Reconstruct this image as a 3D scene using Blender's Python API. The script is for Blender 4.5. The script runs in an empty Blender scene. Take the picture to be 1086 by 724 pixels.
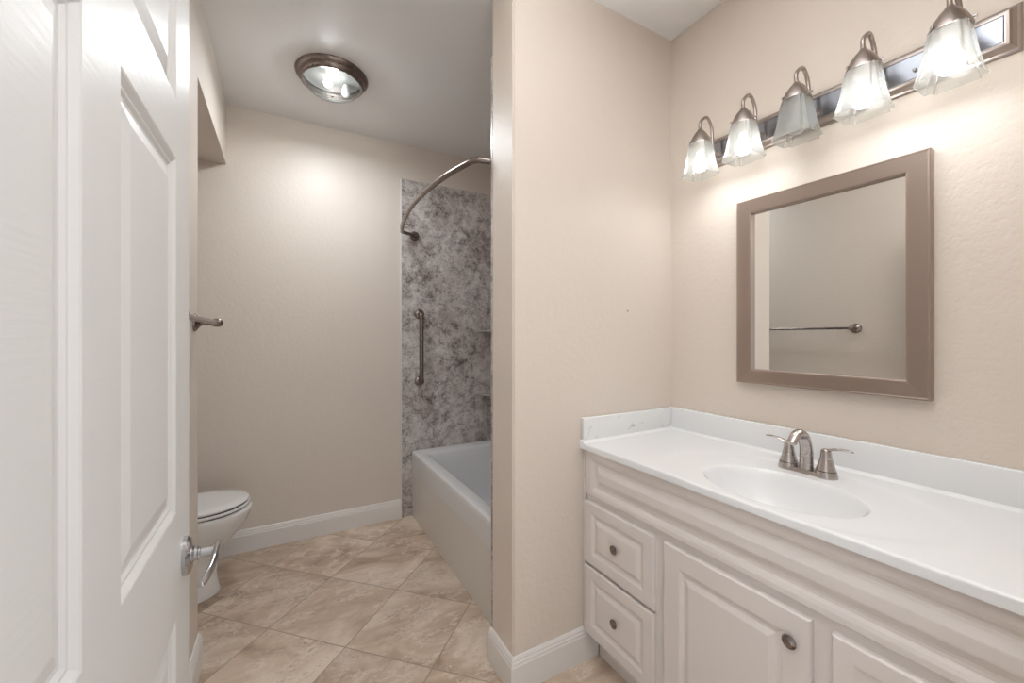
import bpy, bmesh, math, random
from math import sin, cos, pi, radians
from mathutils import Vector, Matrix
random.seed(7)
S = bpy.context.scene
COL = S.collection

# ------------------------------------------------------------------ camera
CAM_H = 1.3353
H_CEIL = 2.743
cd_ = bpy.data.cameras.new('camera')
cam = bpy.data.objects.new('camera', cd_)
COL.objects.link(cam)
cd_.sensor_fit = 'HORIZONTAL'
cd_.sensor_width = 36.0
cd_.lens = 432.06 / 1086 * 36.0
cd_.shift_y = -6.5 / 1086
cd_.clip_start = 0.01
cam.location = (0, 0, CAM_H)
cam.rotation_euler = (pi / 2, 0, -radians(29.408))
S.camera = cam

# ------------------------------------------------------------------ light set-up
S.view_settings.view_transform = 'Standard'
S.view_settings.look = 'None'
S.view_settings.gamma = 1.0
S.view_settings.use_curve_mapping = False
S.view_settings.exposure = 0.66
W = bpy.data.worlds.new('world')
S.world = W
W.use_nodes = True
W.node_tree.nodes['Background'].inputs[0].default_value = (0.93, 0.96, 1.0, 1)
W.node_tree.nodes['Background'].inputs[1].default_value = 0.85
VANITY_W = 3.1
VANITY_DOWN_W = 0.22    # light leaving the open mouth of each lit shade
LAMP_COL = (0.90, 0.95, 1.0)
CEILING_W = 3.2
CEILING_DOWN_W = 6.0  # light leaving the glass bowl downwards
# the photographer's flash at the camera, bounced off the white ceiling
FLASH_W = 300.0
dl = bpy.data.lights.new('bounce_flash', 'SPOT')
dl.energy = FLASH_W; dl.color = (0.94, 0.97, 1.0)
dl.spot_size = radians(70); dl.spot_blend = 1.0; dl.shadow_soft_size = 0.06
dlo = bpy.data.objects.new('bounce_flash', dl)
COL.objects.link(dlo)
dlo.location = (0.06, 0.06, 1.62)
dlo.rotation_euler = (Vector((0.42, 0.40, H_CEIL)) - dlo.location).to_track_quat('-Z', 'Y').to_euler()

# ------------------------------------------------------------------ material helpers
def mat(name, col, rough=0.5, metal=0.0, spec=0.5, coat=0.0):
    m = bpy.data.materials.new(name); m.use_nodes = True
    b = m.node_tree.nodes['Principled BSDF']
    b.inputs['Base Color'].default_value = (*col, 1)
    b.inputs['Roughness'].default_value = rough
    b.inputs['Metallic'].default_value = metal
    b.inputs['Specular IOR Level'].default_value = spec
    b.inputs['Coat Weight'].default_value = coat
    return m

class NT:
    def __init__(s, m): s.t = m.node_tree; s.b = s.t.nodes.get('Principled BSDF')
    def n(s, typ, **kw):
        x = s.t.nodes.new(typ)
        for k, v in kw.items():
            if k.startswith('i_'): x.inputs[int(k[2:])].default_value = v
            else: setattr(x, k, v)
        return x
    def l(s, a, b): s.t.links.new(a, b)
    def math(s, op, a, b=None, c=None):
        x = s.n('ShaderNodeMath', operation=op)
        for i, v in enumerate((a, b, c)):
            if v is None: continue
            if isinstance(v, (int, float)): x.inputs[i].default_value = v
            else: s.l(v, x.inputs[i])
        return x.outputs[0]
    def mix(s, f, a, b, blend='MIX'):
        x = s.n('ShaderNodeMix', data_type='RGBA', blend_type=blend)
        for i, v in ((0, f), (6, a), (7, b)):
            if isinstance(v, (int, float)): x.inputs[i].default_value = v
            elif isinstance(v, tuple): x.inputs[i].default_value = (*v, 1)
            else: s.l(v, x.inputs[i])
        return x.outputs[2]
    def noise(s, vec, scale, detail=4, rough=0.5, dist=0.0):
        x = s.n('ShaderNodeTexNoise')
        x.inputs['Scale'].default_value = scale; x.inputs['Detail'].default_value = detail
        x.inputs['Roughness'].default_value = rough; x.inputs['Distortion'].default_value = dist
        s.l(vec, x.inputs['Vector']); return x
    def ramp(s, f, stops):
        x = s.n('ShaderNodeValToRGB')
        e = x.color_ramp.elements
        while len(e) < len(stops): e.new(0.5)
        for k, (p, c) in zip(e, stops):
            k.position = p; k.color = (*c, 1) if len(c) == 3 else c
        s.l(f, x.inputs[0]); return x.outputs[0]
    def bump(s, h, strength, dist):
        x = s.n('ShaderNodeBump'); x.inputs['Strength'].default_value = strength
        x.inputs['Distance'].default_value = dist
        s.l(h, x.inputs['Height']); s.l(x.outputs[0], s.b.inputs['Normal'])
    def pos(s): return s.n('ShaderNodeNewGeometry').outputs['Position']

def paint(name, col, rough, scale=125, dist=0.0018, strength=0.8, spec=0.4):
    m = mat(name, col, rough, spec=spec); t = NT(m); p = t.pos()
    a = t.noise(p, scale, 3, 0.55); b = t.noise(p, scale * 0.38, 2, 0.5)
    h = t.math('ADD', t.math('MULTIPLY', a.outputs[0], 0.6), b.outputs[0])
    h = t.math('SMOOTH_MIN', h, 0.88, 0.15)
    t.bump(h, strength, dist)
    return m

M = {}
M['wall'] = paint('wall_paint', (0.715, 0.634, 0.558), 0.42)
M['ceil'] = paint('ceiling_paint', (0.86, 0.85, 0.84), 0.35, scale=140, dist=0.0008)
M['white'] = mat('white_trim_paint', (0.78, 0.745, 0.71), 0.33)
M['door'] = mat('white_door_paint', (0.67, 0.655, 0.635), 0.40, spec=0.13)
t = NT(M['door']); tc = t.n('ShaderNodeMapping'); tc.inputs['Scale'].default_value = (30, 12, 160)
t.l(t.pos(), tc.inputs[0]); t.bump(t.noise(tc.outputs[0], 1.0, 4).outputs[0], 0.3, 0.0009)
M['cab'] = mat('cabinet_white_foil', (0.74, 0.685, 0.65), 0.38)
M['porcelain'] = mat('white_porcelain', (0.78, 0.765, 0.74), 0.08, coat=0.3)
M['tub'] = mat('white_tub_enamel', (0.74, 0.74, 0.745), 0.13)
M['apron'] = mat('tub_apron_panel', (0.72, 0.68, 0.635), 0.2)
M['dark'] = mat('dark_gap', (0.03, 0.028, 0.026), 0.7)  # near-black: painted shade in the seat gaps, faucet seals, wall hole
M['caulk'] = mat('white_caulk', (0.74, 0.72, 0.69), 0.4)

def metal(name, col, rough):
    m = mat(name, col, rough, 1.0); t = NT(m)
    mp = t.n('ShaderNodeMapping'); mp.inputs['Scale'].default_value = (25, 25, 260)
    t.l(t.pos(), mp.inputs[0]); n = t.noise(mp.outputs[0], 1.0, 2)
    r = t.math('MULTIPLY_ADD', n.outputs[0], 0.03, rough - 0.015)
    t.l(r, t.b.inputs['Roughness'])
    return m
M['nickel'] = metal('brushed_nickel', (0.50, 0.46, 0.44), 0.27)
M['fixture'] = metal('taupe_nickel_light_fixture', (0.40, 0.35, 0.325), 0.30)
M['bronze'] = metal('dark_brushed_nickel', (0.26, 0.215, 0.195), 0.27)
M['chrome'] = mat('satin_chrome', (0.52, 0.52, 0.53), 0.16, 1.0)
M['frame'] = metal('taupe_metallic_frame', (0.38, 0.305, 0.265), 0.33)
M['frame'].node_tree.nodes['Principled BSDF'].inputs['Metallic'].default_value = 0.85
M['mirror'] = mat('mirror_silver', (0.86, 0.87, 0.86), 0.0, 1.0)
M['plate'] = mat('polished_plate', (0.30, 0.315, 0.35), 0.24, 1.0)

# cultured marble: white with a few grey veins
m = M['marble'] = mat('white_cultured_marble', (0.82, 0.825, 0.83), 0.20, coat=0.1)
M['veined'] = m2 = mat('white_marble_with_grey_veins', (0.78, 0.785, 0.79), 0.16)
t = NT(m2); n = t.noise(t.pos(), 3.2, 7, 0.62, 0.6)
v = t.math('ABSOLUTE', t.math('SUBTRACT', n.outputs[0], 0.53))
k = t.noise(t.pos(), 9.0, 2)
f = t.math('MULTIPLY', t.ramp(v, [(0, (1, 1, 1)), (0.010, (0, 0, 0))]), t.ramp(k.outputs[0], [(0.55, (0, 0, 0)), (0.66, (1, 1, 1))]))
f = t.math('MULTIPLY', f, 0.8)
t.l(t.mix(f, (0.80, 0.80, 0.79), (0.36, 0.36, 0.38)), t.b.inputs['Base Color'])

# mottled grey granite look of the shower panels
m = M['granite'] = mat('mottled_grey_granite_panel', (0.3, 0.27, 0.26), 0.22, spec=0.5)
t = NT(m); p = t.pos()
wp = t.noise(p, 5.0, 3); mx = t.n('ShaderNodeVectorMath', operation='MULTIPLY_ADD')
t.l(wp.outputs[1], mx.inputs[0]); mx.inputs[1].default_value = (0.10, 0.10, 0.10); t.l(p, mx.inputs[2]); q = mx.outputs[0]
big = t.noise(q, 3.6, 4, 0.55, 0.4)
med = t.noise(q, 17.0, 6, 0.70, 0.2)
fin = t.noise(q, 75.0, 5, 0.75, 0.2)
h = t.math('ADD', t.math('MULTIPLY', med.outputs[0], 0.50), t.math('MULTIPLY', fin.outputs[0], 0.36))
h = t.math('ADD', h, t.math('MULTIPLY', big.outputs[0], 0.22))
c = t.ramp(h, [(0.43, (0.15, 0.12, 0.108)), (0.49, (0.36, 0.315, 0.292)), (0.55, (0.56, 0.51, 0.482)), (0.63, (0.72, 0.675, 0.645))])
warm = t.ramp(t.noise(q, 4.2, 3).outputs[0], [(0.48, (0, 0, 0)), (0.66, (1, 1, 1))])
c = t.mix(t.math('MULTIPLY', warm, 0.35), c, (0.30, 0.235, 0.19))
vo = t.n('ShaderNodeTexVoronoi'); vo.inputs['Scale'].default_value = 42; t.l(q, vo.inputs['Vector'])
sp = t.ramp(vo.outputs[0], [(0.10, (1, 1, 1)), (0.26, (0, 0, 0))])
spm = t.ramp(t.noise(p, 11.0, 3).outputs[0], [(0.50, (0, 0, 0)), (0.60, (1, 1, 1))])
c = t.mix(t.math('MULTIPLY', t.math('MULTIPLY', sp, spm), 0.6), c, (0.075, 0.056, 0.052))
t.l(c, t.b.inputs['Base Color'])

# diagonal travertine-look floor tiles
TILE = 0.4095
m = M['floor'] = mat('travertine_tile', (0.4, 0.3, 0.22), 0.33, spec=0.45)
t = NT(m); p = t.pos(); sx = t.n('ShaderNodeSeparateXYZ'); t.l(p, sx.inputs[0])
X0, Y0 = 0.234, 2.450
a = t.math('SUBTRACT', sx.outputs[0], X0); b = t.math('SUBTRACT', sx.outputs[1], Y0)
k_ = 1 / (math.sqrt(2) * TILE)
u = t.math('MULTIPLY', t.math('ADD', a, b), k_); v = t.math('MULTIPLY', t.math('SUBTRACT', b, a), k_)
fu, fv = t.math('FRACT', u), t.math('FRACT', v)
du = t.math('MINIMUM', fu, t.math('SUBTRACT', 1.0, fu)); dv = t.math('MINIMUM', fv, t.math('SUBTRACT', 1.0, fv))
edge = t.math('MULTIPLY', t.math('MINIMUM', du, dv), TILE)
cm = t.n('ShaderNodeCombineXYZ'); t.l(t.math('FLOOR', u), cm.inputs[0]); t.l(t.math('FLOOR', v), cm.inputs[1])
wn = t.n('ShaderNodeTexWhiteNoise', noise_dimensions='2D'); t.l(cm.outputs[0], wn.inputs['Vector'])
off = t.n('ShaderNodeVectorMath', operation='MULTIPLY_ADD'); t.l(wn.outputs['Color'], off.inputs[0]); off.inputs[1].default_value = (9, 9, 9); t.l(p, off.inputs[2])
mp = t.n('ShaderNodeMapping'); mp.inputs['Rotation'].default_value = (0, 0, radians(28)); mp.inputs['Scale'].default_value = (1.0, 1.7, 1.0)
t.l(off.outputs[0], mp.inputs[0]); q = mp.outputs[0]
n1 = t.noise(q, 3.0, 8, 0.62, 0.7)
base = t.ramp(n1.outputs[0], [(0.30, (0.34, 0.240, 0.170)), (0.42, (0.50, 0.372, 0.275)), (0.52, (0.60, 0.470, 0.360)), (0.64, (0.72, 0.60, 0.485))])
vein = t.noise(q, 1.7, 8, 0.66, 1.4)
vb = t.ramp(t.math('ABSOLUTE', t.math('SUBTRACT', vein.outputs[0], 0.53)), [(0.0, (1, 1, 1)), (0.060, (0, 0, 0))])
vf = t.noise(q, 20.0, 6, 0.72, 0.6)
vm = t.math('MULTIPLY', vb, t.ramp(vf.outputs[0], [(0.45, (0, 0, 0)), (0.56, (1, 1, 1))]))
base = t.mix(t.math('MULTIPLY', vm, 0.65), base, (0.80, 0.71, 0.60))
pit = t.ramp(t.noise(q, 42.0, 4, 0.7).outputs[0], [(0.57, (0, 0, 0)), (0.63, (1, 1, 1))])
pm = t.math('MULTIPLY', t.math('MULTIPLY', pit, vb), 0.5)
base = t.mix(pm, base, (0.20, 0.135, 0.095))
tint = t.math('MULTIPLY_ADD', wn.outputs['Value'], 0.24, 0.86)
tv = t.n('ShaderNodeVectorMath', operation='SCALE'); t.l(base, tv.inputs[0]); t.l(tint, tv.inputs['Scale'])
gm = t.ramp(edge, [(0.0009, (1, 1, 1)), (0.0018, (0, 0, 0))])
t.l(t.mix(gm, tv.outputs[0], (0.29, 0.225, 0.172)), t.b.inputs['Base Color'])
hh = t.math('SUBTRACT', t.math('MULTIPLY', t.ramp(edge, [(0.0, (0, 0, 0)), (0.004, (1, 1, 1))]), 1.0), t.math('MULTIPLY', pm, 0.4))
hh = t.math('ADD', hh, t.math('MULTIPLY', n1.outputs[0], 0.35))
t.bump(hh, 0.5, 0.0012)

def glassy(name, transp, col, rough, emis=0.0, translucent=0.5):
    """frosted glass that lets a share of the lamp light straight through"""
    m = bpy.data.materials.new(name); m.use_nodes = True
    t = m.node_tree; t.nodes.remove(t.nodes['Principled BSDF']); out = t.nodes['Material Output']
    tr = t.nodes.new('ShaderNodeBsdfTransparent'); tr.inputs[0].default_value = (0.97, 0.98, 0.97, 1)
    tl = t.nodes.new('ShaderNodeBsdfTranslucent'); tl.inputs[0].default_value = (*col, 1)
    df = t.nodes.new('ShaderNodeBsdfDiffuse'); df.inputs[0].default_value = (*col, 1)
    gl = t.nodes.new('ShaderNodeBsdfGlossy'); gl.inputs['Roughness'].default_value = rough
    m1 = t.nodes.new('ShaderNodeMixShader'); m1.inputs[0].default_value = 1 - translucent
    t.links.new(tl.outputs[0], m1.inputs[1]); t.links.new(df.outputs[0], m1.inputs[2])
    m2 = t.nodes.new('ShaderNodeMixShader'); m2.inputs[0].default_value = transp
    t.links.new(m1.outputs[0], m2.inputs[1]); t.links.new(tr.outputs[0], m2.inputs[2])
    fr = t.nodes.new('ShaderNodeLayerWeight'); fr.inputs[0].default_value = 0.25
    sc = t.nodes.new('ShaderNodeMath'); sc.operation = 'MULTIPLY_ADD'; sc.inputs[1].default_value = 0.5; sc.inputs[2].default_value = 0.05
    t.links.new(fr.outputs['Fresnel'], sc.inputs[0])
    m3 = t.nodes.new('ShaderNodeMixShader'); t.links.new(sc.outputs[0], m3.inputs[0])
    t.links.new(m2.outputs[0], m3.inputs[1]); t.links.new(gl.outputs[0], m3.inputs[2])
    t.links.new(m3.outputs[0], out.inputs[0])
    return m
M['shade'] = glassy('frosted_ribbed_glass', 0.58, (0.56, 0.58, 0.56), 0.15)
M['bowl'] = glassy('clear_patterned_glass', 0.955, (0.50, 0.50, 0.46), 0.08)

def emit(name, col, s):
    m = bpy.data.materials.new(name); m.use_nodes = True
    t = m.node_tree; t.nodes.remove(t.nodes['Principled BSDF'])
    e = t.nodes.new('ShaderNodeEmission'); e.inputs[0].default_value = (*col, 1); e.inputs[1].default_value = s
    t.links.new(e.outputs[0], t.nodes['Material Output'].inputs[0]); return m
M['bulb_on'] = emit('lit_bulb', (1.0, 0.97, 0.93), 6.0)
M['bulb_off'] = mat('unlit_frosted_bulb', (0.62, 0.63, 0.62), 0.3)

# ------------------------------------------------------------------ mesh helpers
def BM(): return bmesh.new()

def box(bm, x0, x1, y0, y1, z0, z1, bev=0.0, seg=2):
    b2 = bmesh.new()
    vs = [b2.verts.new((x, y, z)) for x in (x0, x1) for y in (y0, y1) for z in (z0, z1)]
    for f in ((0, 1, 3, 2), (4, 6, 7, 5), (0, 4, 5, 1), (2, 3, 7, 6), (0, 2, 6, 4), (1, 5, 7, 3)):
        b2.faces.new([vs[i] for i in f])
    bmesh.ops.recalc_face_normals(b2, faces=b2.faces)
    if bev: bmesh.ops.bevel(b2, geom=list(b2.edges), offset=bev, segments=seg, affect='EDGES', profile=0.5, clamp_overlap=True)
    join(bm, b2)
    return bm

def join(bm, b2):
    me = bpy.data.meshes.new('tmp'); b2.to_mesh(me); b2.free(); bm.from_mesh(me); bpy.data.meshes.remove(me)

def loft(bm, rings, cap0=True, cap1=True, closed=True):
    R = [[bm.verts.new(p) for p in r] for r in rings]
    n = len(rings[0])
    for a, b in zip(R, R[1:]):
        for i in range(n if closed else n - 1):
            j = (i + 1) % n
            bm.faces.new((a[i], a[j], b[j], b[i]))
    if cap0: bm.faces.new(R[0][::-1])
    if cap1: bm.faces.new(R[-1])
    return R

def frame_for(d):
    d = d.normalized(); up = Vector((0, 0, 1)) if abs(d.z) < 0.9 else Vector((1, 0, 0))
    a = d.cross(up).normalized(); return a, d.cross(a).normalized()

def lathe(bm, prof, c, axis=(0, 0, 1), seg=40, cap0=True, cap1=True):
    ax = Vector(axis).normalized(); a, b = frame_for(ax); c = Vector(c)
    rings = [[c + ax * z + (a * cos(2 * pi * i / seg) + b * sin(2 * pi * i / seg)) * max(r, 1e-5) for i in range(seg)] for r, z in prof]
    loft(bm, rings, cap0, cap1)

def tube(bm, pts, r, seg=16, flat=None):
    """sweep a round (or flattened) section along pts"""
    P = [Vector(p) for p in pts]; n = len(P)
    rr = r if isinstance(r, (list, tuple)) else [r] * n
    T = [(P[min(i + 1, n - 1)] - P[max(i - 1, 0)]).normalized() for i in range(n)]
    a, b = frame_for(T[0]); rings = []
    for i in range(n):
        a = (a - T[i] * a.dot(T[i])).normalized(); b = T[i].cross(a)
        ra, rb = (rr[i], rr[i]) if not isinstance(rr[i], tuple) else rr[i]
        rings.append([P[i] + a * (ra * cos(2 * pi * k / seg)) + b * (rb * sin(2 * pi * k / seg)) for k in range(seg)])
    loft(bm, rings)

def spline(pts, n=8):
    P = [Vector(p) for p in pts]; out = []
    for i in range(len(P) - 1):
        p0, p1, p2, p3 = P[max(i - 1, 0)], P[i], P[i + 1], P[min(i + 2, len(P) - 1)]
        for k in range(n):
            s = k / n
            out.append(0.5 * ((2 * p1) + (p2 - p0) * s + (2 * p0 - 5 * p1 + 4 * p2 - p3) * s * s + (3 * p1 - p0 - 3 * p2 + p3) * s ** 3))
    out.append(P[-1]); return out

def panel_face(bm, Wd, Ht, panels, rings, T):
    """front of a slab: flat stiles and rails with stepped raised panels; T maps (u, v, depth) to a point"""
    us = sorted({0, Wd, *[p[0] for p in panels], *[p[2] for p in panels]})
    vs = sorted({0, Ht, *[p[1] for p in panels], *[p[3] for p in panels]})
    def quad(*q): bm.faces.new([bm.verts.new(T(*p)) for p in q])
    for u0, u1 in zip(us, us[1:]):
        for v0, v1 in zip(vs, vs[1:]):
            cu, cv = (u0 + u1) / 2, (v0 + v1) / 2
            if any(p[0] < cu < p[2] and p[1] < cv < p[3] for p in panels): continue
            quad((u0, v0, 0), (u1, v0, 0), (u1, v1, 0), (u0, v1, 0))
    for (u0, v0, u1, v1) in panels:
        prev = None
        for ins, dep in [(0, 0)] + list(rings):
            r = [(u0 + ins, v0 + ins, dep), (u1 - ins, v0 + ins, dep), (u1 - ins, v1 - ins, dep), (u0 + ins, v1 - ins, dep)]
            if prev:
                for i in range(4):
                    j = (i + 1) % 4; quad(prev[i], prev[j], r[j], r[i])
            prev = r
        quad(*prev)

def slab(bm, Wd, Ht, Th, panels, rings, T, lip=0.004, back=False):
    """board with a routed front (depth 0), eased edges, thickness Th (depth -Th)"""
    panel_face(bm, Wd, Ht, panels, rings, T)
    def quad(*q): bm.faces.new([bm.verts.new(T(*p)) for p in q])
    def r(ins, d): return [(-ins, -ins, d), (Wd + ins, -ins, d), (Wd + ins, Ht + ins, d), (-ins, Ht + ins, d)]
    A, B, C, D = r(0, 0), r(lip * 0.3, -lip * 0.1), r(lip, -lip), r(lip, -Th)
    for P, Q in ((A, B), (B, C), (C, D)):
        for i in range(4):
            j = (i + 1) % 4; quad(P[i], P[j], Q[j], Q[i])
    if back: panel_face(bm, Wd, Ht, panels, rings, lambda u, v, d: T(u, v, -Th - d))
    else: quad(*D)
    bmesh.ops.remove_doubles(bm, verts=bm.verts, dist=1e-5)
    bmesh.ops.recalc_face_normals(bm, faces=bm.faces)

def obj(name, bm, m, parent=None, smooth=None, merge=False):
    if merge: bmesh.ops.remove_doubles(bm, verts=bm.verts, dist=1e-5)
    bmesh.ops.recalc_face_normals(bm, faces=bm.faces)
    me = bpy.data.meshes.new(name)
    off = Vector((0, 0, 0)); p = parent
    while p is not None: off += p.location; p = p.parent
    bm.to_mesh(me); bm.free()
    if parent is not None: me.transform(Matrix.Translation(-off))
    me.materials.append(M[m] if isinstance(m, str) else m)
    if smooth is not None:
        me.shade_smooth(); me.set_sharp_from_angle(angle=radians(smooth))
    o = bpy.data.objects.new(name, me); COL.objects.link(o); o.parent = parent
    return o

def thing(name, label, cat, loc, group=None):
    o = bpy.data.objects.new(name, None); COL.objects.link(o); o.location = loc
    o.empty_display_size = 0.1
    return tag(o, label, cat, group)

def tag(o, label, cat, group=None):
    o['label'] = label; o['category'] = cat
    if group: o['group'] = group
    return o

def struct(name, bm, m, smooth=None):
    o = obj(name, bm, m, None, smooth); o['kind'] = 'structure'; return o

def copy_part(o, parent, delta):
    c = o.copy(); COL.objects.link(c); c.parent = parent; c.location = o.location + Vector(delta)
    return c

# ------------------------------------------------------------------ room dimensions
XS, XR, XP, XA = -0.2968, 1.619, 0.7513, -0.96      # left wall, right wall, partition end, alcove wall
YF, YP, YB, YC = 1.3244, 1.4995, 3.0104, 2.0474     # partition front / back, back wall, left wall corner
YW = 0.07                                           # inner face of the doorway wall
H, ZS = 2.743, 2.376
D0, D1, DH = -0.19, 0.72, 2.06                       # doorway

struct('floor', box(BM(), -1.2, 1.80, -0.16, 3.20, -0.08, 0), 'floor')
struct('ceiling', box(BM(), -1.2, 1.80, -0.16, 3.20, H, H + 0.1), 'ceil')
struct('wall_right', box(BM(), XR, XR + 0.12, -0.06, YB + 0.12, 0, H), 'wall')
struct('wall_back', box(BM(), XA - 0.12, XR, YB, YB + 0.12, 0, H), 'wall')
bm = BM()
box(bm, XA - 0.12, D0, -0.06, YW, 0, H); box(bm, D1, XR, -0.06, YW, 0, H); box(bm, D0, D1, -0.06, YW, DH, H)
struct('wall_front', bm, 'wall')
bm = BM()                                            # behind the door and round the toilet corner
pts = [(XS, YW), (XS, YC), (XA, YC), (XA, YC - 0.12), (XS - 0.12, YC - 0.12), (XS - 0.12, YW)]
loft(bm, [[(x, y, z) for x, y in pts] for z in (0, H)])
struct('wall_left', bm, 'wall')
struct('wall_alcove', box(BM(), XA - 0.12, XA, YC - 0.12, YB, 0, H), 'wall')
struct('wall_soffit', box(BM(), XA, XS, YC, YB, ZS, H), 'wall')
bm = BM(); box(bm, XP, XR, YF, YP, 0, H)
bmesh.ops.bevel(bm, geom=[e for e in bm.edges if abs((e.verts[0].co - e.verts[1].co).z) > 1 and e.verts[0].co.x < 1], offset=0.006, segments=3, affect='EDGES')
struct('wall_partition', bm, 'wall', 40)

# baseboards: one profile swept along each run, mitred at the corners
BH = 0.135
def baseboard(name, path):
    prof = [(0, 0), (0.015, 0), (0.015, BH - 0.034), (0.0125, BH - 0.029), (0.0125, BH - 0.021), (0.009, BH - 0.016), (0.009, BH - 0.010), (0.005, BH - 0.002), (0.003, BH), (0, BH)]
    P = [Vector((x, y, 0)) for x, y in path]; rings = []
    for i, p in enumerate(P):
        d0 = (P[i] - P[i - 1]).normalized() if i else None
        d1 = (P[i + 1] - P[i]).normalized() if i < len(P) - 1 else None
        nrm = lambda d: Vector((d.y, -d.x, 0))
        if d0 is None: m_ = nrm(d1)
        elif d1 is None: m_ = nrm(d0)
        else:
            m_ = nrm(d0) + nrm(d1); m_ = m_ / (m_.dot(nrm(d0)))
        rings.append([p + m_ * a + Vector((0, 0, b)) for a, b in prof])
    bm = BM(); loft(bm, rings); struct(name, bm, 'white')
baseboard('baseboard_back', [(XA, YB), (0.757, YB)])
baseboard('baseboard_partition', [(XP, 1.509), (XP, YF), (1.155, YF)])
baseboard('baseboard_left', [(XS, YW), (XS, YC), (XA, YC)])
baseboard('baseboard_alcove', [(XA, YC + 0.016), (XA, YB - 0.016)])

# jamb lining of the doorway the photograph is taken through
bm = BM()
box(bm, D0 + 0.001, D0 + 0.018, -0.06, YW, 0, DH - 0.001); box(bm, D1 - 0.018, D1 - 0.001, -0.06, YW, 0, DH - 0.001)
box(bm, D0 + 0.018, D1 - 0.018, -0.06, YW, DH - 0.018, DH - 0.001)
struct('trim_1', bm, 'white')

# ------------------------------------------------------------------ six panel door, open against the left wall
DX, DY0, DY1, DTH = -0.155, 0.118, 0.979, 0.035
dT = lambda u, v, d: (DX + d, DY1 - u, 0.012 + v)      # u runs from the latch edge to the hinge edge
DW, DHT = DY1 - DY0, 2.018
rows = [(0.215, 0.847), (1.025, 1.620), (1.719, 1.915)]
colsu = [(0.106, 0.377), (0.476, 0.747)]
pn = [(a, lo, b, hi) for a, b in colsu for lo, hi in rows]
bm = BM()
slab(bm, DW, DHT, DTH, pn, [(0.003, -0.001), (0.011, -0.0055), (0.014, -0.0058), (0.019, -0.0085), (0.024, -0.0087), (0.045, -0.003), (0.047, -0.0028)], dT, lip=0.0015, back=True)
door = obj('door_1', bm, 'door'); door['kind'] = 'structure'
# lever set: oval rose, neck, lever reaching back along the door
hy, hz = 0.932, 0.937
bm = BM()
def oval(x, a, b, seg=40): return [Vector((x, hy + a * cos(2 * pi * i / seg), hz + b * sin(2 * pi * i / seg))) for i in range(seg)]
loft(bm, [oval(DX, 0.027, 0.0345), oval(DX + 0.006, 0.027, 0.0345), oval(DX + 0.010, 0.024, 0.031), oval(DX + 0.012, 0.019, 0.025)])
rose = obj('door_handle', bm, 'chrome', door, 35)
bm = BM()
lathe(bm, [(0.0165, 0.010), (0.0165, 0.013), (0.0125, 0.016), (0.0125, 0.020), (0.0105, 0.022), (0.0105, 0.024), (0.0092, 0.025), (0.0092, 0.042), (0.0105, 0.043), (0.0105, 0.0525), (0.008, 0.054)], (DX, hy, hz), (1, 0, 0))
obj('spindle', bm, 'chrome', rose, 35)
bm = BM()
x_ = DX + 0.049
tube(bm, spline([(x_, hy + 0.011, hz + 0.004), (x_ + 0.001, hy - 0.014, hz + 0.004), (x_ + 0.001, hy - 0.043, hz + 0.001), (x_ - 0.002, hy - 0.072, hz - 0.004), (x_ - 0.008, hy - 0.095, hz - 0.009), (x_ - 0.011, hy - 0.103, hz - 0.011)], 5),
     [(0.0060, 0.0095)] * 5 + [(0.0056, 0.0095)] * 6 + [(0.0052, 0.0088)] * 9 + [(0.0048, 0.0078)] * 4 + [(0.0040, 0.006), (0.002, 0.003)], 20)
obj('lever', bm, 'chrome', rose, 40)

# ------------------------------------------------------------------ bathtub
TX0, TX1, TY0, TY1, TZ = 0.8357, 1.606, 1.514, 2.994, 0.4837
def rrect(x0, x1, y0, y1, r, z, n=8):
    out = []
    for cx, cy, a0 in ((x1 - r, y1 - r, 0), (x0 + r, y1 - r, pi / 2), (x0 + r, y0 + r, pi), (x1 - r, y0 + r, 3 * pi / 2)):
        for i in range(n + 1):
            a = a0 + pi / 2 * i / n
            out.append(Vector((cx + r * cos(a), cy + r * sin(a), z)))
    return out
tub = thing('bathtub', 'white alcove bathtub with plain front apron behind the beige partition wall', 'bathtub', ((TX0 + TX1) / 2, (TY0 + TY1) / 2, 0))
bm = BM()
def rr(i, r, z): return rrect(TX0 + i, TX1 - i, TY0 + i, TY1 - i, r, z)
def ri(f, b, e, r, z): return rrect(TX0 + f, TX1 - b, TY0 + e, TY1 - e, r, z)
loft(bm, [rr(0.02, 0.004, 0.30), rr(0.006, 0.004, 0.30), rr(0.0, 0.004, 0.44), rr(0.0, 0.006, TZ - 0.014), rr(0.002, 0.008, TZ - 0.006), rr(0.007, 0.010, TZ - 0.001), rr(0.013, 0.012, TZ),
          ri(0.070, 0.055, 0.10, 0.06, TZ - 0.002), ri(0.080, 0.063, 0.112, 0.07, TZ - 0.007), ri(0.088, 0.068, 0.122, 0.08, TZ - 0.022), ri(0.095, 0.073, 0.135, 0.09, TZ - 0.07),
          ri(0.125, 0.10, 0.20, 0.11, 0.16), ri(0.145, 0.12, 0.23, 0.11, 0.115), ri(0.18, 0.15, 0.27, 0.10, 0.095)], cap0=False)
obj('tub_basin', bm, 'tub', tub, 45)
bm = BM(); box(bm, TX0 + 0.004, TX0 + 0.03, TY0, TY1, 0.0, TZ - 0.022, 0.001, 1)
o = obj('apron', bm, 'apron', tub)
bm = BM(); lathe(bm, [(0.03, 0), (0.03, 0.002), (0.012, 0.003), (0.010, 0.001)], (1.21, 2.55, 0.095)); obj('drain', bm, 'chrome', tub, 40)

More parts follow.
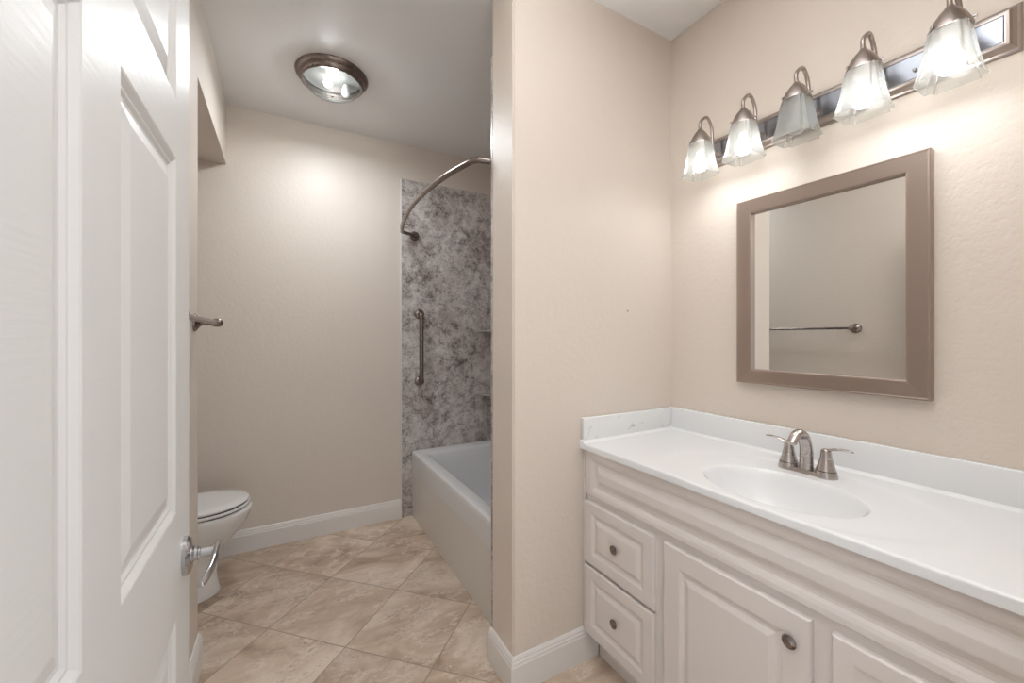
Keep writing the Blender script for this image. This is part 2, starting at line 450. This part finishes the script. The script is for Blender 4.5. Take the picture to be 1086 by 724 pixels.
# shower wall panels
ZP = 2.485
su = thing('shower_surround', 'grey mottled stone-look shower surround panels around the bathtub', 'shower surround', (1.19, YB, 0))
def spanel(b, edge=None):
    o = obj('panel', box(BM(), *b), 'granite', su)
    if edge: obj('edge_trim', box(BM(), *edge, 0.001, 1), 'caulk', o)
spanel((0.762, 1.609, YB - 0.012, YB - 0.0003, 0.001, ZP), (0.755, 0.762, YB - 0.013, YB - 0.0003, 0.001, ZP))
spanel((XP + 0.0005, 1.609, YP + 0.0003, YP + 0.011, 0.001, ZP))
spanel((1.610, XR - 0.0003, YP + 0.0005, YB - 0.0005, 0.001, ZP))

def corner_shelf(z, label):
    bm = BM(); cx, cy, r = 1.609, YB - 0.0125, 0.237
    pr = [Vector((cx, cy, 0))] + [Vector((cx - r * cos(a), cy - r * sin(a), 0)) for a in [pi / 2 * i / 20 for i in range(21)]]
    loft(bm, [[p + Vector((0, 0, dz)) for p in pr] for dz in (z - 0.012, z)])
    return tag(obj('corner_shelf', bm, 'shelf'), label, 'shelf', 'corner shelves in the tub surround')
M['pan'] = mat('lamp_pan', (0.16, 0.16, 0.15), 0.35, 0.3)
M['shelf'] = mat('pale_grey_shelf', (0.42, 0.39, 0.375), 0.25)
corner_shelf(1.377, 'upper thin corner shelf on mottled shower panel above bathtub')
corner_shelf(0.869, 'lower thin corner shelf on mottled shower panel just above bathtub rim')

# grab bar
YPN = YB - 0.0125
gb = thing('grab_bar', 'vertical brushed metal grab bar on mottled grey shower panel', 'grab bar', (0.893, YPN, 1.24))
for z in (1.494, 0.994):
    bm = BM(); lathe(bm, [(0.037, 0), (0.037, 0.006), (0.034, 0.012), (0.022, 0.018), (0.0145, 0.02)], (0.893, YPN, z), (0, -1, 0)); obj('flange', bm, 'bronze', gb, 35)
bm = BM()
tube(bm, [(0.893, YPN - 0.005, 1.494), (0.893, YPN - 0.032, 1.494), (0.893, YPN - 0.045, 1.490), (0.893, YPN - 0.054, 1.480), (0.893, YPN - 0.057, 1.466), (0.893, YPN - 0.057, 1.022), (0.893, YPN - 0.054, 1.008), (0.893, YPN - 0.045, 0.998), (0.893, YPN - 0.032, 0.994), (0.893, YPN - 0.005, 0.994)], 0.0162, 20)
obj('bar', bm, 'bronze', gb, 40)

# curved shower rod
ZR = 2.074
cr = thing('shower_rod', 'curved brushed metal shower curtain rod over bathtub', 'shower rod', (0.70, 2.25, ZR))
for y, s in ((YPN, -1), (YP + 0.0112, 1)):
    bm = BM(); lathe(bm, [(0.034, 0), (0.034, 0.006), (0.028, 0.016), (0.018, 0.022), (0.016, 0.04)], (0.857, y, ZR), (0, s, 0)); obj('flange', bm, 'bronze', cr, 35)
bm = BM()
arc = spline([(0.743, 2.915, ZR), (0.700, 2.735, ZR), (0.664, 2.50, ZR), (0.642, 2.25, ZR), (0.642, 2.03, ZR), (0.660, 1.80, ZR), (0.695, 1.61, ZR), (0.712, 1.572, ZR)], 8)
ends = [Vector((0.857, YPN - 0.01, ZR)), Vector((0.825, 2.966, ZR)), Vector((0.765, 2.932, ZR)), Vector((0.751, 2.927, ZR))]
ende = [Vector((0.722, 1.560, ZR)), Vector((0.82, 1.545, ZR)), Vector((0.857, YP + 0.02, ZR))]
tube(bm, ends + arc + ende, 0.0128, 18)
obj('rod', bm, 'bronze', cr, 40)

# ------------------------------------------------------------------ toilet (faces right, tank on the alcove wall)
TC = 2.628
to = thing('toilet', 'white porcelain toilet with closed lid half hidden behind the door', 'toilet', (-0.55, TC, 0))
def egg(xf, xb, hw, z, xm=None, n=48, sq=2.0):
    """outline with a round front at xf and a squarer back at xb"""
    xm = xm if xm is not None else xf - (xf - xb) * 0.42
    out = []
    for i in range(n):
        a = 2 * pi * i / n; c, s = cos(a), sin(a)
        e = sq if c > 0 else 3.2
        x = abs(c) ** (2 / e) * (1 if c > 0 else -1); y = abs(s) ** (2 / e) * (1 if s > 0 else -1)
        out.append(Vector((xm + (x * (xf - xm) if c > 0 else x * (xm - xb)), TC + hw * y, z)))
    return out
bm = BM()
loft(bm, [egg(-0.284, -0.80, 0.122, 0), egg(-0.281, -0.80, 0.124, 0.012), egg(-0.289, -0.80, 0.114, 0.03), egg(-0.300, -0.79, 0.105, 0.10), egg(-0.296, -0.78, 0.104, 0.17), egg(-0.258, -0.76, 0.122, 0.235),
          egg(-0.203, -0.73, 0.150, 0.30), egg(-0.166, -0.70, 0.171, 0.35), egg(-0.150, -0.69, 0.179, 0.39), egg(-0.141, -0.69, 0.184, 0.412), egg(-0.143, -0.69, 0.183, 0.424), egg(-0.152, -0.69, 0.176, 0.4295)])
bowl = obj('bowl', bm, 'porcelain', to, 60)
bm = BM(); loft(bm, [egg(-0.163, -0.60, 0.172, 0.4285), egg(-0.163, -0.60, 0.172, 0.4362)]); obj('seat_gap_shade', bm, 'dark', to, 40)  # dark filler sheet, paints the shade between bowl and seat
bm = BM(); loft(bm, [egg(-0.156, -0.62, 0.180, 0.436), egg(-0.152, -0.62, 0.183, 0.439), egg(-0.152, -0.62, 0.183, 0.447), egg(-0.156, -0.62, 0.180, 0.4495)]); obj('seat', bm, 'porcelain', to, 50)
bm = BM(); loft(bm, [egg(-0.162, -0.61, 0.174, 0.4490), egg(-0.162, -0.61, 0.174, 0.4562)]); obj('seat_gap_shade', bm, 'dark', to, 40)  # same dark filler, painted shade of the gap under the lid
bm = BM(); loft(bm, [egg(-0.161, -0.63, 0.178, 0.456), egg(-0.157, -0.63, 0.181, 0.459), egg(-0.157, -0.63, 0.181, 0.466), egg(-0.167, -0.63, 0.173, 0.4712), egg(-0.22, -0.62, 0.135, 0.4738), egg(-0.30, -0.60, 0.07, 0.4746)]); obj('lid', bm, 'porcelain', to, 50)
bm = BM(); loft(bm, [rrect(-0.915, -0.735, TC - 0.19, TC + 0.19, 0.03, 0.425), rrect(-0.925, -0.722, TC - 0.205, TC + 0.205, 0.035, 0.60), rrect(-0.93, -0.715, TC - 0.215, TC + 0.215, 0.035, 0.765)]); tank = obj('tank', bm, 'porcelain', to, 40)
bm = BM(); loft(bm, [rrect(-0.935, -0.708, TC - 0.222, TC + 0.222, 0.035, 0.766), rrect(-0.938, -0.704, TC - 0.226, TC + 0.226, 0.037, 0.785), rrect(-0.93, -0.712, TC - 0.218, TC + 0.218, 0.035, 0.80)]); obj('tank_lid', bm, 'porcelain', to, 40)
bm = BM(); tube(bm, [(-0.715, TC - 0.15, 0.70), (-0.695, TC - 0.15, 0.70), (-0.69, TC - 0.14, 0.70), (-0.685, TC - 0.08, 0.695)], 0.007, 12); obj('flush_lever', bm, 'chrome', tank, 40)
bm = BM(); box(bm, -0.735, -0.655, TC - 0.10, TC + 0.10, 0.36, 0.4288, 0.012, 3); obj('tank_shelf', bm, 'porcelain', to, 40)

# ------------------------------------------------------------------ towel bar on the left wall
tb = thing('towel_bar', 'brushed metal towel bar on left wall behind the open door', 'towel bar', (XS, 1.64, 1.385))
tz, tx = 1.385, XS + 0.075
for y in (1.308, 1.968):
    bm = BM(); lathe(bm, [(0.034, 0), (0.034, 0.005), (0.030, 0.010), (0.018, 0.018), (0.011, 0.026), (0.010, 0.050), (0.012, 0.056), (0.0155, 0.064), (0.0165, 0.075), (0.0150, 0.085), (0.009, 0.0915), (0.002, 0.093)], (XS, y, tz), (1, 0, 0))
    obj('post', bm, 'bronze', tb, 40)
bm = BM(); tube(bm, [(tx, 1.308, tz), (tx, 1.968, tz)], 0.0085, 16); obj('bar', bm, 'bronze', tb, 40)

# ------------------------------------------------------------------ ceiling lamp
LX, LY = 0.237, 2.405
cl = thing('ceiling_light', 'round flush ceiling light with brushed metal ring and clear glass bowl', 'ceiling light', (LX, LY, H))
bm = BM()
lathe(bm, [(0.150, 0.0), (0.181, 0.0), (0.183, 0.006), (0.181, 0.012), (0.172, 0.022), (0.166, 0.026), (0.163, 0.034), (0.158, 0.043), (0.150, 0.047), (0.144, 0.046), (0.146, 0.02)], (LX, LY, H), (0, 0, -1), 64, False, False)
obj('ring', bm, 'bronze', cl, 35)
bm = BM(); lathe(bm, [(0.146, 0.012), (0.001, 0.012)], (LX, LY, H), (0, 0, -1), 48, False, True); obj('reflector_pan', bm, 'pan', cl, 40)
bm = BM(); lathe(bm, [(0.145, 0.043), (0.139, 0.060), (0.125, 0.078), (0.100, 0.093), (0.068, 0.103), (0.034, 0.108), (0.004, 0.1095)], (LX, LY, H), (0, 0, -1), 64, False, True); obj('glass_bowl', bm, 'bowl', cl, 60)
bm = BM(); lathe(bm, [(0.006, 0.1085), (0.006, 0.113), (0.004, 0.117), (0.001, 0.118)], (LX, LY, H), (0, 0, -1), 20); obj('finial', bm, 'bronze', cl, 40)
def down_light(name, p, r, w, parent):
    ld = bpy.data.lights.new(name, 'AREA'); ld.shape = 'DISK'; ld.size = 2 * r; ld.energy = w; ld.color = LAMP_COL
    lo = bpy.data.objects.new(name, ld); COL.objects.link(lo); lo.parent = parent
    lo.location = Vector(p) - parent.location
down_light('ceiling_down_light', (LX, LY, H - 0.121), 0.135, CEILING_DOWN_W, cl)
def bulb(c, L, r, m, parent, ax=(0, 0, -1), watt=0, rad=0.024):
    bm = BM()
    lathe(bm, [(0.012, 0), (0.013, 0.012 * L / 0.1), (0.018, 0.028 * L / 0.1), (r * 0.86, 0.045 * L / 0.1), (r, 0.064 * L / 0.1), (r * 0.90, 0.082 * L / 0.1), (r * 0.58, 0.095 * L / 0.1), (0.002, L)], c, ax, 28)
    o = obj('bulb', bm, m, parent, 60)
    if watt:
        ld = bpy.data.lights.new('bulb_light', 'POINT'); ld.energy = watt; ld.shadow_soft_size = rad; ld.color = LAMP_COL
        lo = bpy.data.objects.new('bulb_light', ld); COL.objects.link(lo)
        p = Vector(c) + Vector(ax) * (L * 0.62); q = parent
        while q is not None: p = p - q.location; q = q.parent
        lo.parent = parent; lo.location = p
        o.visible_shadow = True
    return o
M['bulb_on'].use_nodes = True
bulb((LX - 0.025, LY - 0.03, H - 0.022), 0.062, 0.022, 'bulb_on', cl)
bulb((LX + 0.07, LY + 0.02, H - 0.022), 0.062, 0.022, 'bulb_off', cl)
ld = bpy.data.lights.new('ceiling_bulb_light', 'POINT'); ld.energy = CEILING_W; ld.shadow_soft_size = 0.035; ld.color = LAMP_COL
lo = bpy.data.objects.new('ceiling_bulb_light', ld); COL.objects.link(lo); lo.parent = cl; lo.location = (-0.015, -0.02, -0.072)

# ------------------------------------------------------------------ mirror
my0, my1, mz0, mz1 = 0.4205, 0.9825, 1.1495, 1.8645
fx = XR - 0.030
mi = thing('wall_mirror', 'rectangular mirror in wide taupe metallic frame above the sink', 'mirror', (XR, (my0 + my1) / 2, mz0))
bm = BM()
def mr(i, x): return [(x, my0 + i, mz0 + i), (x, my1 - i, mz0 + i), (x, my1 - i, mz1 - i), (x, my0 + i, mz1 - i)]
loft(bm, [mr(0.0, XR - 0.0005), mr(0.0, fx + 0.001), mr(0.001, fx), mr(0.0045, fx), mr(0.006, fx + 0.0008), mr(0.050, fx + 0.003), mr(0.0535, fx + 0.0045), mr(0.0545, fx + 0.006), mr(0.0545, XR - 0.008), mr(0.030, XR - 0.008)], False, False)
obj('frame', bm, 'frame', mi)
bm = BM(); loft(bm, [mr(0.052, XR - 0.0105), mr(0.052, XR - 0.0085)]); obj('mirror_glass', bm, 'mirror', mi)

# ------------------------------------------------------------------ vanity light bar
by0, by1, bz0, bz1 = 0.260, 1.165, 2.050, 2.171
vl = thing('vanity_light', 'five lamp brushed nickel bath light bar with frosted glass shades above mirror', 'wall light', (XR, 0.7125, 2.11))
bm = BM()
def br(i, x): return [(x, by0 + i, bz0 + i), (x, by1 - i, bz0 + i), (x, by1 - i, bz1 - i), (x, by0 + i, bz1 - i)]
loft(bm, [br(0.0, XR - 0.0005), br(0.0, XR - 0.006), br(0.003, XR - 0.010), br(0.008, XR - 0.012), br(0.010, XR - 0.016), br(0.013, XR - 0.024), br(0.018, XR - 0.029), br(0.023, XR - 0.030), br(0.026, XR - 0.030), br(0.027, XR - 0.026), br(0.028, XR - 0.026)], False, False)
bp = obj('back_plate', bm, 'fixture', vl)
bm = BM(); loft(bm, [br(0.027, XR - 0.024), br(0.027, XR - 0.0285), br(0.0285, XR - 0.0295)]); obj('face_plate', bm, 'plate', vl)
for y in (0.4525, 0.9725):
    bm = BM(); lathe(bm, [(0.005, 0.029), (0.005, 0.034), (0.003, 0.037), (0.0005, 0.038)], (XR, y, 2.10), (-1, 0, 0), 16); obj('screw_cap', bm, 'chrome', vl, 40)
SX = 1.482
def shade_ring(hw, z, c, wob):
    """square outline with chamfered corners that carry two small flutes"""
    ch = hw * 0.42; k = hw - ch; pts = []
    for q in range(4):
        a = q * pi / 2; ca, sa = cos(a), sin(a)
        loc = [(hw, -k), (hw * 1.012, -k * 0.5), (hw * 1.016, 0), (hw * 1.012, k * 0.5), (hw, k)]
        n = 8
        for i in range(1, n):
            f = i / n
            bul = wob * hw * (sin(f * pi * 3) * 0.085) + hw * 0.03 * sin(f * pi)
            x, y = hw - ch * f, k + ch * f
            loc.append((x + bul * 0.707, y + bul * 0.707))
        pts += [(x * ca - y * sa, x * sa + y * ca) for x, y in loc]
    return [Vector((c[0] + x, c[1] + y, z)) for x, y in pts]
for i, (y, on) in enumerate(((1.0685, True), (0.8905, True), (0.7125, False), (0.5345, True), (0.3565, True))):
    c = (SX, y)
    bm = BM()
    # gooseneck arm: out of the plate, up, over and down into the cap
    tube(bm, spline([(XR - 0.022, y - 0.010, 2.092), (XR - 0.045, y - 0.009, 2.088), (XR - 0.060, y - 0.007, 2.100), (XR - 0.064, y - 0.004, 2.130), (XR - 0.064, y - 0.002, 2.180), (XR - 0.070, y, 2.210), (XR - 0.092, y, 2.232), (XR - 0.118, y, 2.222), (SX - 0.001, y, 2.198), (SX, y, 2.170), (SX, y, 2.150)], 6), 0.0060, 14)
    arm = obj('arm', bm, 'fixture', vl, 45)
    bm = BM(); lathe(bm, [(0.012, 0.029), (0.011, 0.033), (0.0085, 0.036)], (XR, y - 0.010, 2.092), (-1, 0, 0), 20); obj('ferrule', bm, 'fixture', arm, 40)
    bm = BM()
    lathe(bm, [(0.009, 2.172), (0.012, 2.166), (0.020, 2.158), (0.030, 2.143), (0.037, 2.128), (0.0415, 2.117), (0.0425, 2.111), (0.040, 2.110), (0.036, 2.118), (0.028, 2.135)], (SX, y, 0), (0, 0, 1), 40, True, False)
    cap = obj('shade_holder', bm, 'fixture', vl, 35)
    for a in (2.6, 4.7):
        bm = BM(); d = Vector((cos(a), sin(a), 0)); lathe(bm, [(0.0022, 0.036), (0.0022, 0.043), (0.0042, 0.0435), (0.0042, 0.047), (0.002, 0.048)], (SX, y, 2.1195), d, 12); obj('thumb_screw', bm, 'chrome', cap, 40)
    bm = BM()
    prof = [(0.0365, 2.1145, 0.0), (0.0375, 2.106, 0.4), (0.0395, 2.090, 0.9), (0.0425, 2.062, 1), (0.0465, 2.034, 1), (0.0515, 2.010, 1), (0.0565, 1.993, 1), (0.0590, 1.986, 1), (0.0570, 1.9855, 1)]
    loft(bm, [shade_ring(hw, z, c, w) for hw, z, w in prof], False, False)
    obj('glass_shade', bm, 'shade', vl, 50)
    bm = BM(); lathe(bm, [(0.016, 0), (0.016, 0.050), (0.013, 0.056)], (SX, y, 2.135), (0, 0, -1), 24); obj('socket', bm, 'white', cap, 40)
    bulb((SX, y, 2.078), 0.076, 0.029, 'bulb_on' if on else 'bulb_off', vl)
    if on:
        ld = bpy.data.lights.new('vanity_bulb_light', 'POINT'); ld.energy = VANITY_W; ld.shadow_soft_size = 0.03; ld.color = LAMP_COL
        lo = bpy.data.objects.new('vanity_bulb_light', ld); COL.objects.link(lo); lo.parent = vl
        lo.location = Vector((SX, y, 2.032)) - vl.location
        down_light('vanity_down_light', (SX, y, 1.9845), 0.048, VANITY_DOWN_W, vl)

# ------------------------------------------------------------------ vanity cabinet
CF = 1.090                                            # face of the carcass
VY0, VY1 = 0.084, 1.304
va = thing('vanity_cabinet', 'white vanity cabinet with raised panel fronts under the sink top', 'cabinet', (1.35, 0.70, 0))
bm = BM()
box(bm, CF, CF + 0.019, VY0, VY1, 0.115, 0.8715); box(bm, XR - 0.012, XR - 0.003, VY0, VY1, 0.115, 0.8715)
for y_ in (VY0, VY1 - 0.016): box(bm, CF + 0.019, XR - 0.012, y_, y_ + 0.016, 0.115, 0.8715)
box(bm, CF + 0.019, XR - 0.012, VY0 + 0.016, VY1 - 0.016, 0.115, 0.131)
obj('body', bm, 'cab', va)
bm = BM(); box(bm, 1.155, 1.172, VY0, VY1, 0.001, 0.114); obj('toe_kick', bm, 'cab', va)
cT = lambda y1, z0, th: (lambda u, v, d: (CF - th - d, y1 - u, z0 + v))    # u runs towards the camera, front faces -X
bm = BM()
slab(bm, 1.204, 0.170, 0.012, [(0.026, 0.014, 1.178, 0.148)], [(0.010, -0.003), (0.018, -0.008), (0.026, -0.0085), (0.034, -0.007), (0.052, 0.0005), (0.056, 0.001)], cT(1.296, 0.697, 0.0122), lip=0.003)
obj('false_front', bm, 'cab', va)
RG = [(0.004, -0.0005), (0.010, -0.004), (0.017, -0.006), (0.022, -0.006), (0.036, 0.0), (0.0385, 0.0008)]
def front(name, y1, z0, w, h, m=0.034):
    bm = BM(); slab(bm, w, h, 0.018, [(m, m, w - m, h - m)], RG, cT(y1, z0, 0.0182), lip=0.005)
    return obj(name, bm, 'cab', va)
def knob(y, z, parent):
    bm = BM()
    lathe(bm, [(0.006, 0), (0.006, 0.004), (0.009, 0.0055), (0.0150, 0.0075), (0.0166, 0.0095), (0.0163, 0.0115), (0.0146, 0.0130), (0.0126, 0.0124), (0.0114, 0.0130), (0.0092, 0.0152), (0.0055, 0.0170), (0.0001, 0.0178)], (CF - 0.0185, y, z), (-1, 0, 0), 32)
    obj('knob', bm, 'bronze', parent, 30)
for yy in (1.296, 0.440):
    d = front('drawer', yy, 0.424, 0.342, 0.238); knob(yy - 0.171, 0.424 + 0.119, d)
    d = front('drawer', yy, 0.140, 0.342, 0.262); knob(yy - 0.171, 0.140 + 0.131, d)
d = front('door', 0.903, 0.140, 0.412, 0.524, 0.052); knob(0.527, 0.598, d)
bm = BM(); box(bm, 1.082, 1.098, 1.3085, 1.3235, 0.137, 0.871, 0.003, 2); obj('scribe_molding', bm, 'cab', va)

# ------------------------------------------------------------------ counter top with moulded basin
CZ, CX0, CY0, CY1 = 0.8969, 1.0657, 0.072, 1.3238
ct = thing('countertop', 'white cultured marble vanity top with moulded oval basin', 'countertop', (1.35, 0.70, CZ))
BX, BY, BA, BB = 1.254, 0.655, 0.152, 0.208
def ch(x, y):
    r = math.hypot((x - BX) / BA, (y - BY) / BB)
    z = 0.0
    if r < 1.4:
        q = (1 - r ** 3.2) * 34
        z -= 0.140 * math.log1p(math.exp(q)) / 34
    # shallow moulded ridge round the basin deck
    r2 = math.hypot((x - 1.285) / 0.245, (y - BY) / 0.36)
    z -= 0.0025 * (1 / (1 + math.exp((r2 - 1) * 38)))
    # cove up to the two splashes
    for dd in (XR - 0.019 - x, CY1 - 0.019 - y):
        if dd < 0.016: z += 0.010 * (1 - max(dd, 0) / 0.016) ** 2.2
    # eased front edge
    f = x - CX0
    if f < 0.006: z -= 0.006 - math.sqrt(max(0, 0.006 ** 2 - (0.006 - f) ** 2))
    return CZ + z
xs = [CX0, CX0 + 0.0004, CX0 + 0.0016, CX0 + 0.0034, CX0 + 0.006] + [CX0 + 0.006 + (XR - 0.002 - CX0 - 0.006) * i / 110 for i in range(1, 111)]
ys = [CY0 + (CY1 - CY0) * i / 250 for i in range(251)]
bm = BM()
basin_faces = []
G = [[bm.verts.new((x, y, ch(x, y))) for y in ys] for x in xs]
for i in range(len(xs) - 1):
    for j in range(len(ys) - 1):
        fc = (G[i][j], G[i + 1][j], G[i + 1][j + 1], G[i][j + 1])
        mx_, my_ = (xs[i] + xs[i + 1]) / 2, (ys[j] + ys[j + 1]) / 2
        if math.hypot((mx_ - BX) / BA, (my_ - BY) / BB) < 1.02: basin_faces.append([v.co.copy() for v in fc])
        else: bm.faces.new(fc)
zb = CZ - 0.025
lowf = [bm.verts.new((CX0, y, zb)) for y in ys]; lowb = [bm.verts.new((CX0 + 0.03, y, zb)) for y in ys]
for j in range(len(ys) - 1):
    bm.faces.new((G[0][j], G[0][j + 1], lowf[j + 1], lowf[j])); bm.faces.new((lowf[j], lowf[j + 1], lowb[j + 1], lowb[j]))
bmesh.ops.delete(bm, geom=[v for v in bm.verts if not v.link_faces], context='VERTS')
obj('top', bm, 'marble', ct, 50)
bm = BM()
for fc in basin_faces: bm.faces.new([bm.verts.new(p) for p in fc])
obj('basin', bm, 'marble', ct, 50, merge=True)
bm = BM(); box(bm, XR - 0.020, XR - 0.0005, CY0, CY1, CZ - 0.004, 0.9976, 0.004, 3); obj('backsplash', bm, 'marble', ct, 40)
bm = BM(); box(bm, CX0 + 0.006, XR - 0.0195, CY1 - 0.0195, CY1, CZ - 0.004, 0.9966, 0.004, 3); obj('side_splash', bm, 'veined', ct, 40)
bm = BM(); lathe(bm, [(0.022, 0), (0.022, 0.003), (0.018, 0.004), (0.012, 0.002)], (BX, BY, CZ - 0.1415)); obj('drain', bm, 'chrome', ct, 40)

# ------------------------------------------------------------------ faucet
FX, FY, FZ = 1.474, 0.678, CZ - 0.0025
fa = thing('faucet', 'brushed nickel two handle faucet on white sink top', 'faucet', (FX, FY, FZ))
bm = BM()
def stad(hx, hy_, z, n=12):
    out = []
    for sgn in (1, -1):
        for i in range(n + 1):
            a = -pi / 2 + pi * i / n
            out.append(Vector((FX + hx * sin(a) * sgn * -1, FY + sgn * (hy_ - hx) + sgn * hx * cos(a), z)))
    return out
loft(bm, [stad(0.027, 0.080, FZ), stad(0.027, 0.080, FZ + 0.008), stad(0.024, 0.077, FZ + 0.013)])
obj('base_plate', bm, 'nickel', fa, 40)
for s in (1, -1):
    hy2 = FY + s * 0.0535
    bm = BM(); lathe(bm, [(0.0305, 0), (0.0305, 0.004), (0.0275, 0.019), (0.0268, 0.0205)], (FX, hy2, FZ), seg=36); obj('handle_base', bm, 'nickel', fa, 40)
    bm = BM(); lathe(bm, [(0.0245, 0.0205), (0.0245, 0.0225)], (FX, hy2, FZ), seg=36); obj('seal_ring', bm, 'dark', fa, 40)
    bm = BM(); lathe(bm, [(0.0262, 0.0225), (0.0240, 0.030), (0.0190, 0.046), (0.0155, 0.062), (0.0138, 0.078), (0.0130, 0.084), (0.0100, 0.087), (0.0015, 0.0875)], (FX, hy2, FZ), seg=36); hd = obj('handle', bm, 'nickel', fa, 40)
    bm = BM()
    tube(bm, spline([(FX + 0.004, hy2 - s * 0.010, FZ + 0.0815), (FX, hy2 + s * 0.006, FZ + 0.085), (FX - 0.002, hy2 + s * 0.026, FZ + 0.0915), (FX - 0.004, hy2 + s * 0.050, FZ + 0.0950), (FX - 0.005, hy2 + s * 0.072, FZ + 0.0935)], 5),
         [(0.009, 0.004)] * 4 + [(0.0105, 0.0042)] * 8 + [(0.0095, 0.0033)] * 6 + [(0.0085, 0.0028), (0.007, 0.0024), (0.004, 0.0016)], 16)
    obj('lever', bm, 'nickel', hd, 45)
bm = BM()
sp = spline([(FX - 0.004, FY, FZ + 0.006), (FX - 0.002, FY, FZ + 0.045), (FX - 0.006, FY, FZ + 0.085), (FX - 0.022, FY, FZ + 0.118), (FX - 0.046, FY, FZ + 0.131), (FX - 0.072, FY, FZ + 0.124), (FX - 0.092, FY, FZ + 0.104)], 6)
n = len(sp); rad = []
for i in range(n):
    f = i / (n - 1); rad.append((0.0205 - 0.0065 * f, 0.0185 - 0.0085 * f))
tube(bm, sp, rad, 24); obj('spout', bm, 'nickel', fa, 45)
bm = BM(); lathe(bm, [(0.0028, 0.006), (0.0028, 0.066), (0.0045, 0.067), (0.0045, 0.073), (0.002, 0.076)], (FX + 0.024, FY, FZ), seg=14); obj('lift_rod', bm, 'nickel', fa, 40)

# small leftover screw hole in the partition wall, drawn as a thin dark disc
bm = BM(); lathe(bm, [(0.0032, 0), (0.0032, 0.0012), (0.001, 0.0014)], (1.336, YF, 1.4435), (0, -1, 0), 12)
tag(obj('screw_hole', bm, 'dark', None, 40), 'tiny dark screw hole left in bare beige partition wall', 'screw hole')
